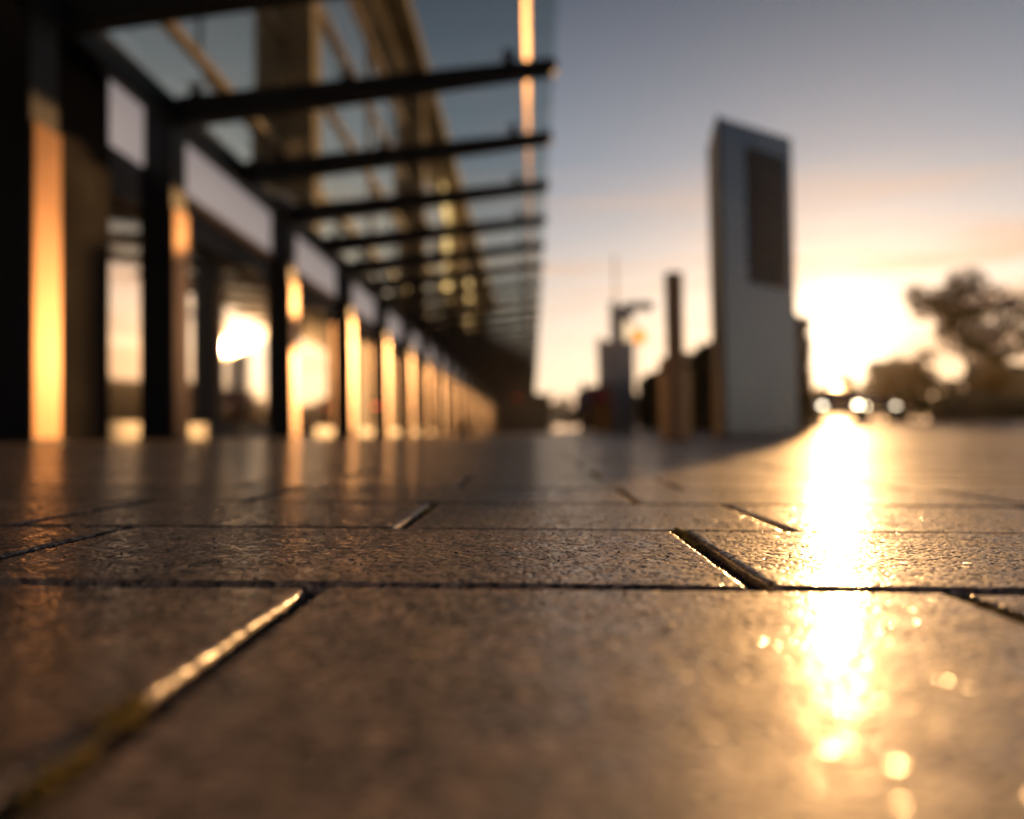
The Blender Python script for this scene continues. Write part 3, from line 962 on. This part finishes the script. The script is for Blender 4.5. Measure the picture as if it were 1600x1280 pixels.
tree(14.7, 28.0, 5.2, 2.15, 6500, 'round crowned tree standing right of the low sun', None, 21, M['leaf'], .085, .24)
tree(19.4, 30.0, 4.9, 2.2, 5500, 'tree cut off by the right edge of the picture', None, 37, M['leaf'], .085, .2)
tree(16.6, 36.0, 2.7, 1.5, 3500, 'small bushy tree left of the round crowned tree, nearer the sun', None, 58, M['leaf'], .09, .12)
far_t = [(23.5, 84, 5.6, 3.4), (30, 92, 5.2, 3.6), (36, 86, 6.4, 3.8), (42, 95, 7.6, 4.2), (50, 90, 7.2, 4.2), (27, 110, 4.2, 4.0), (57, 92, 7.6, 4.2), (47, 80, 5.2, 3.2)]
far_lab = ['distant tree directly below the sun beside the big totem', 'distant tree rising just right of the silver car', 'distant tree above the black car',
           'tall distant tree seen left of the round crowned tree', 'distant tree behind the round crowned tree', 'farthest low tree right under the sun',
           'distant tree behind the tree at the right picture edge', 'short distant tree between the grey car and the low hedge']
for i, (x, y, h, c) in enumerate(far_t):
    tree(x, y, h, c, 5000, far_lab[i], 'distant trees behind the car park', 90 + i, M['leaf_far'], .26, .12, 'distant_tree')
for i, (x, y, h, c) in enumerate([(4.6, 118, 4.6, 3.2), (8.2, 112, 4.0, 3.0), (1.9, 122, 4.3, 2.6)]):
    tree(x, y, h, c, 1200, ('middle of three dark distant trees right of the canopy end', 'distant tree nearest the far totems, right of the canopy end', 'distant tree touching the canopy end')[i], 'trees beyond the canopy end', 130 + i, M['leaf_far'], .26, .12, 'distant_tree')

# low shrubs and bank on the right
mb = MB()
pts = []
for i in range(25):
    xx = 15.5 + i * 1.0
    pts.append((xx, 31.5 + .1 * i + .3 * math.sin(i), zg(xx, 32) + .15))
be = empty('low_hedge', (24, 32.5, zg(24, 32)))
tag(be, 'low dark shrub hedge along the ground at the right edge', 'hedge')
n = 9000
p = np.stack([rgn.uniform(-8.2, 12, n), rgn.normal(0, .35, n), np.abs(rgn.normal(.55, .33, n))], -1)
p[:, 2] *= 1 + .25 * np.sin(p[:, 0] * 1.7) + .2 * np.sin(p[:, 0] * 4.1)
leaf_cloud('foliage', p, .10, M['leaf_hedge'], 8, be)
mb = MB(); mb.box(-8.1, 12, -.3, .3, -.1, .62, 0, .12); mb.build('branch_core', M['bark'], be)


# ------------------------------------------------------------------ cars
def car(x, y, rz, paint, label, lit):
    e = empty('parked_car', (x, y, zg(x, y) - 0.02), rz)
    tag(e, label, 'car', 'cars parked beyond the paving')
    # profile along local -Y (front) to +Y (rear)
    prof = [(-2.1, .32), (-2.15, .62), (-1.98, .80), (-1.05, .96), (-.35, 1.40), (.75, 1.46), (1.45, 1.18), (2.02, 1.02), (2.12, .60), (2.05, .32)]
    low = [(-2.1, .32), (-2.16, .60), (-2.0, .80), (-1.05, .95), (1.5, 1.0), (2.04, .98), (2.13, .60), (2.05, .32)]
    mb = MB()
    nL = len(low)
    rows = []
    for (xx, k) in ((-.88, .96), (-.80, 1.0), (.80, 1.0), (.88, .96)):
        rows.append([(xx, yy * (1 if abs(xx) < .85 else .97), .32 + (zz - .32) * k) for yy, zz in low])
    vs = [p for r_ in rows for p in r_]
    fs = [(r_ * nL + i, r_ * nL + (i + 1) % nL, (r_ + 1) * nL + (i + 1) % nL, (r_ + 1) * nL + i) for r_ in range(3) for i in range(nL)]
    fs += [tuple(range(nL - 1, -1, -1)), tuple(3 * nL + i for i in range(nL))]
    mb.add(vs, fs); mb.build('body', paint, e)
    cab = [(-1.02, .955), (-.36, 1.40), (.75, 1.46), (1.50, 1.0)]
    mb = MB()
    vs = [(-.78, *cab[0]), (-.62, *cab[1]), (-.62, *cab[2]), (-.78, *cab[3]), (.78, *cab[0]), (.62, *cab[1]), (.62, *cab[2]), (.78, *cab[3])]
    mb.add(vs, [(0, 1, 2, 3), (7, 6, 5, 4), (0, 4, 5, 1), (2, 6, 7, 3)]); mb.build('windows', M['carglass'], e)
    mb = MB(); mb.prism([(-.63, -.38), (.63, -.38), (.63, .77), (-.63, .77)], 1.385, lambda px, py: 1.425 + .055 * (py + .38)); mb.build('roof', paint, e)
    for sx in (-1, 1):
        for yy in (-1.32, 1.30):
            mb = MB(); mb.tube([(sx * .70, yy, .32), (sx * .905, yy, .32)], .32, 18)
            w = mb.build('wheel', M['tyre'], e)
            mb = MB(); mb.tube([(sx * .90, yy, .32), (sx * .915, yy, .32)], .20, 12); mb.build('rim', M['rim'], w)
        mb = MB(); mb.ball((sx * .62, -2.07, .68), .10, 0, 2, (1.2, .6, .75)); mb.build('headlight', (M['lampglint'] if sx * lit > 0 else M['lampglint_dim']) if lit else M['plate'], e)
        mb = MB(); mb.ball((sx * .90, -.85, .98), .10, 0, 1, (1.1, .6, .7)); mb.build('wing_mirror', paint, e)
    mb = MB(); mb.box(-.26, .26, -2.185, -2.16, .45, .56); mb.build('number_plate', M['plate'], e)
    mb = MB(); mb.box(-.45, .45, -2.17, -2.14, .585, .70); mb.build('grille', M['tyre'], e)


paints = [mat('silver_paint', (.35, .34, .33), .25, metal=.6, coat=.6), mat('black_paint', (.02, .02, .022), .2, coat=1.0),
          mat('maroon_paint', (.10, .02, .02), .22, coat=1.0), mat('grey_paint', (.12, .12, .125), .25, metal=.4, coat=.8)]
for i, (u, y, lit, lab) in enumerate([
        (1308, 33, 1, 'silver car with sun glints added at its headlights, next to the big totem'),
        (1364, 38, -1, 'black car with added sun glints at the headlights, directly below the sun'),
        (1422, 40, 0, 'maroon car with unlit headlights, third from the big totem'),
        (1476, 42, 0, 'grey car with unlit headlights, farthest right of the parked cars')]):
    x = (u - 832) * y / 1280
    car(x, y, math.atan2(-x, y) * 1.0 + R(4 * (i % 2)), paints[i], lab, lit)

# ------------------------------------------------------------------ street lamp, beacon, kiosk
le = empty('street_lamp', zloc(3.95, 38.0)); tag(le, 'thin tall street lamp mast with one dark arm above the far totems', 'street lamp')
mb = MB(); mb.tube([(0, 0, 0), (0, 0, 4), (0, 0, 8.1)], [.09, .07, .045], 10); mb.build('mast', M['bollard'], le)
mb = MB(); mb.tube([(0, 0, 5.45), (.3, 0, 5.66), (.6, 0, 5.68)], .035, 8); mb.build('arm', M['steel_dark'], le)
mb = MB(); mb.box(.30, 1.75, -.30, .30, 5.46, 5.82, 0, .10); mb.build('lamp_head', M['steel_dark'], le)
ae = empty('amber_beacon', zloc(5.25, 40.0)); tag(ae, 'small glowing amber globe on a thin pole right of the totem', 'beacon')
mb = MB(); mb.tube([(0, 0, 0), (0, 0, 4.15)], .035, 8); mb.build('pole', M['bollard'], ae)
mb = MB(); mb.ball((0, 0, 4.36), .36, 0, 3); mb.build('globe', M['amber'], ae, smooth=True)

ke = empty('kiosk', zloc(3.15, 36.0)); tag(ke, 'small ochre kiosk with a red awning left of the far totem', 'kiosk')
mb = MB(); mb.box(-.55, .45, 0, 1.6, 0, 1.25, 0, .02); mb.build('counter', M['kiosk'], ke)
mb = MB(); mb.box(-.55, .45, .9, 1.6, 1.25, 2.1, 0, .02); mb.build('back_wall', M['farwall'], ke)
mb = MB()
mb.add([(-.75, -.5, 1.30), (.6, -.5, 1.30), (.6, 1.6, 2.0), (-.75, 1.6, 2.0), (-.75, -.5, 1.36), (.6, -.5, 1.36), (.6, 1.6, 2.06), (-.75, 1.6, 2.06)],
       [(3, 2, 1, 0), (4, 5, 6, 7), (0, 1, 5, 4), (1, 2, 6, 5), (2, 3, 7, 6), (3, 0, 4, 7)])
mb.build('awning', M['redcloth'], ke)
for sx in (-.7, .55):
    mb = MB(); mb.tube([(sx, -.45, 0), (sx, -.45, 1.32)], .03, 8); mb.build('awning_post', M['steel_dark'], ke)

# far low houses beyond the hedge end
for i, (x, y, w, h, lab) in enumerate([(7.0, 74, 5.0, 3.6, 'low brown house behind the far totems'), (12.0, 80, 6.0, 3.2, 'low brown house half hidden by the long hedge')]):
    e = empty('far_house', (x, y, zg(x, y) - .3)); tag(e, lab, 'house', 'low houses in the distance')
    mb = MB(); mb.box(-w / 2, w / 2, 0, 6, 0, h * .68); mb.build('wall', M['farwall'], e)
    mb = MB()
    hw = w / 2 + .3
    mb.add([(-hw, -.3, h * .67), (hw, -.3, h * .67), (hw, 6.3, h * .67), (-hw, 6.3, h * .67), (-hw, 3, h), (hw, 3, h)],
           [(0, 1, 5, 4), (2, 3, 4, 5), (0, 4, 3), (1, 2, 5), (3, 2, 1, 0)]); mb.build('roof', M['farroof'], e)
    for sx in (-.28, .18):
        mb = MB(); mb.box(w * sx, w * sx + .9, -.05, -.005, .9, 1.9); mb.build('window', M['farglass'], e)

# tiny red lamps in the dark under the canopy
for x, y, z, lab in ((-1.7, 96, 4.25, 'small red signal lamp under the far end of the canopy'), (-4.50, 23.2, .95, 'pair of tiny red lamps low between the columns')):
    e = empty('signal_lamp', (x, y, z)); tag(e, lab, 'lamp')
    for dx in ((0,) if y > 50 else (0, .12)):
        mb = MB(); mb.ball((dx, 0, 0), .09 if y > 50 else .022, 0, 2); mb.build('lens', M['red'], e)
    mb = MB()
    if y > 50: mb.tube([(0, .05, 0), (0, .05, .55)], .03, 6)
    else: mb.box(-.05, .17, .012, .06, -.06, .06, 0, .01)
    mb.build('housing', M['steel_dark'], e)


# ------------------------------------------------------------------ person
def person(x, y, rz, label):
    J = {'pelvis': (0, 0, .94), 'waist': (0, .01, 1.08), 'chest': (0, .01, 1.28), 'neckb': (0, .02, 1.46), 'neck': (0, .01, 1.52), 'head': (0, -.02, 1.62), 'crown': (0, -.01, 1.72),
         'lsh': (.17, .02, 1.42), 'lel': (.23, .05, 1.16), 'lwr': (.22, -.06, .92), 'lhd': (.21, -.09, .83),
         'rsh': (-.17, .02, 1.42), 'rel': (-.24, .0, 1.16), 'rwr': (-.23, -.12, .95), 'rhd': (-.22, -.16, .87),
         'lhip': (.09, 0, .90), 'lkn': (.10, -.08, .50), 'lan': (.10, .02, .09), 'lto': (.11, -.13, .035),
         'rhip': (-.09, 0, .90), 'rkn': (-.10, .04, .50), 'ran': (-.11, .20, .12), 'rto': (-.11, .08, .035)}
    rad = {'pelvis': .145, 'waist': .135, 'chest': .16, 'neckb': .075, 'neck': .055, 'head': .095, 'crown': .07,
           'lsh': .075, 'lel': .052, 'lwr': .036, 'lhd': .035, 'rsh': .075, 'rel': .052, 'rwr': .036, 'rhd': .035,
           'lhip': .10, 'lkn': .066, 'lan': .045, 'lto': .038, 'rhip': .10, 'rkn': .066, 'ran': .045, 'rto': .038}
    E = [('pelvis', 'waist'), ('waist', 'chest'), ('chest', 'neckb'), ('neckb', 'neck'), ('neck', 'head'), ('head', 'crown'),
         ('neckb', 'lsh'), ('lsh', 'lel'), ('lel', 'lwr'), ('lwr', 'lhd'), ('neckb', 'rsh'), ('rsh', 'rel'), ('rel', 'rwr'), ('rwr', 'rhd'),
         ('pelvis', 'lhip'), ('lhip', 'lkn'), ('lkn', 'lan'), ('lan', 'lto'), ('pelvis', 'rhip'), ('rhip', 'rkn'), ('rkn', 'ran'), ('ran', 'rto')]
    keys = list(J)
    me = bpy.data.meshes.new('skeleton'); me.from_pydata([J[k] for k in keys], [(keys.index(a), keys.index(b)) for a, b in E], [])
    o = bpy.data.objects.new('person_tmp', me); COL.objects.link(o)
    sk = o.modifiers.new('skin', 'SKIN'); sk.use_smooth_shade = True
    for i, k in enumerate(keys):
        d = me.skin_vertices[0].data[i]; d.radius = (rad[k], rad[k] * (.72 if k in ('pelvis', 'waist', 'chest') else 1.0)); d.use_root = (k == 'pelvis')
    ss = o.modifiers.new('sub', 'SUBSURF'); ss.levels = 2; ss.render_levels = 2
    dg = bpy.context.evaluated_depsgraph_get()
    body = bpy.data.meshes.new_from_object(o.evaluated_get(dg))
    bpy.data.objects.remove(o)
    body.materials.clear()
    for m in (M['jacket'], M['trousers'], M['skin'], M['hair']): body.materials.append(m)
    for p_ in body.polygons:
        c = p_.center
        p_.use_smooth = True
        hand = abs(c.x) > .15 and c.z < .93 and c.y < -.03 and c.z > .7
        p_.material_index = 2 if (c.z > 1.49 or hand) else (1 if c.z < .93 and abs(c.x) < .19 else 0)
        if c.z < .075: p_.material_index = 3
    body.name = 'person'
    o = link('person', body, None, (x, y, zg(x, y)), (0, 0, rz))
    tag(o, label, 'person')
    mb = MB(); mb.ball((0, .012, 1.665), .108, 0, 3, (.95, 1.05, 1.0)); mb.ball((0, .07, 1.58), .07, 0, 2, (1.0, .6, 1.2))
    mb.build('hair', M['hair'], o, smooth=True)


person(1.66, 26.5, R(170), 'person in pale jacket and black trousers walking on the far paving')


# ------------------------------------------------------------------ haze volume added for the veil of flare round the low sun
hm = bpy.data.materials.new('flare_veil_haze'); hm.use_nodes = True
hn, hl = hm.node_tree.nodes, hm.node_tree.links
hn.remove(hn['Principled BSDF'])
pv = hn.new('ShaderNodeVolumePrincipled')
pv.inputs['Color'].default_value = (1.0, 0.95, 0.9, 1)
pv.inputs['Density'].default_value = HAZE
pv.inputs['Anisotropy'].default_value = 0.82
hl.new(pv.outputs[0], hn['Material Output'].inputs['Volume'])
mb = MB(); mb.box(-60, 110, -25, 150, -2.0, 19.0)
hz_o = mb.build('haze', hm)
tag(hz_o, 'thin warm haze added for the flare veil towards the sun', 'haze', kind='stuff')
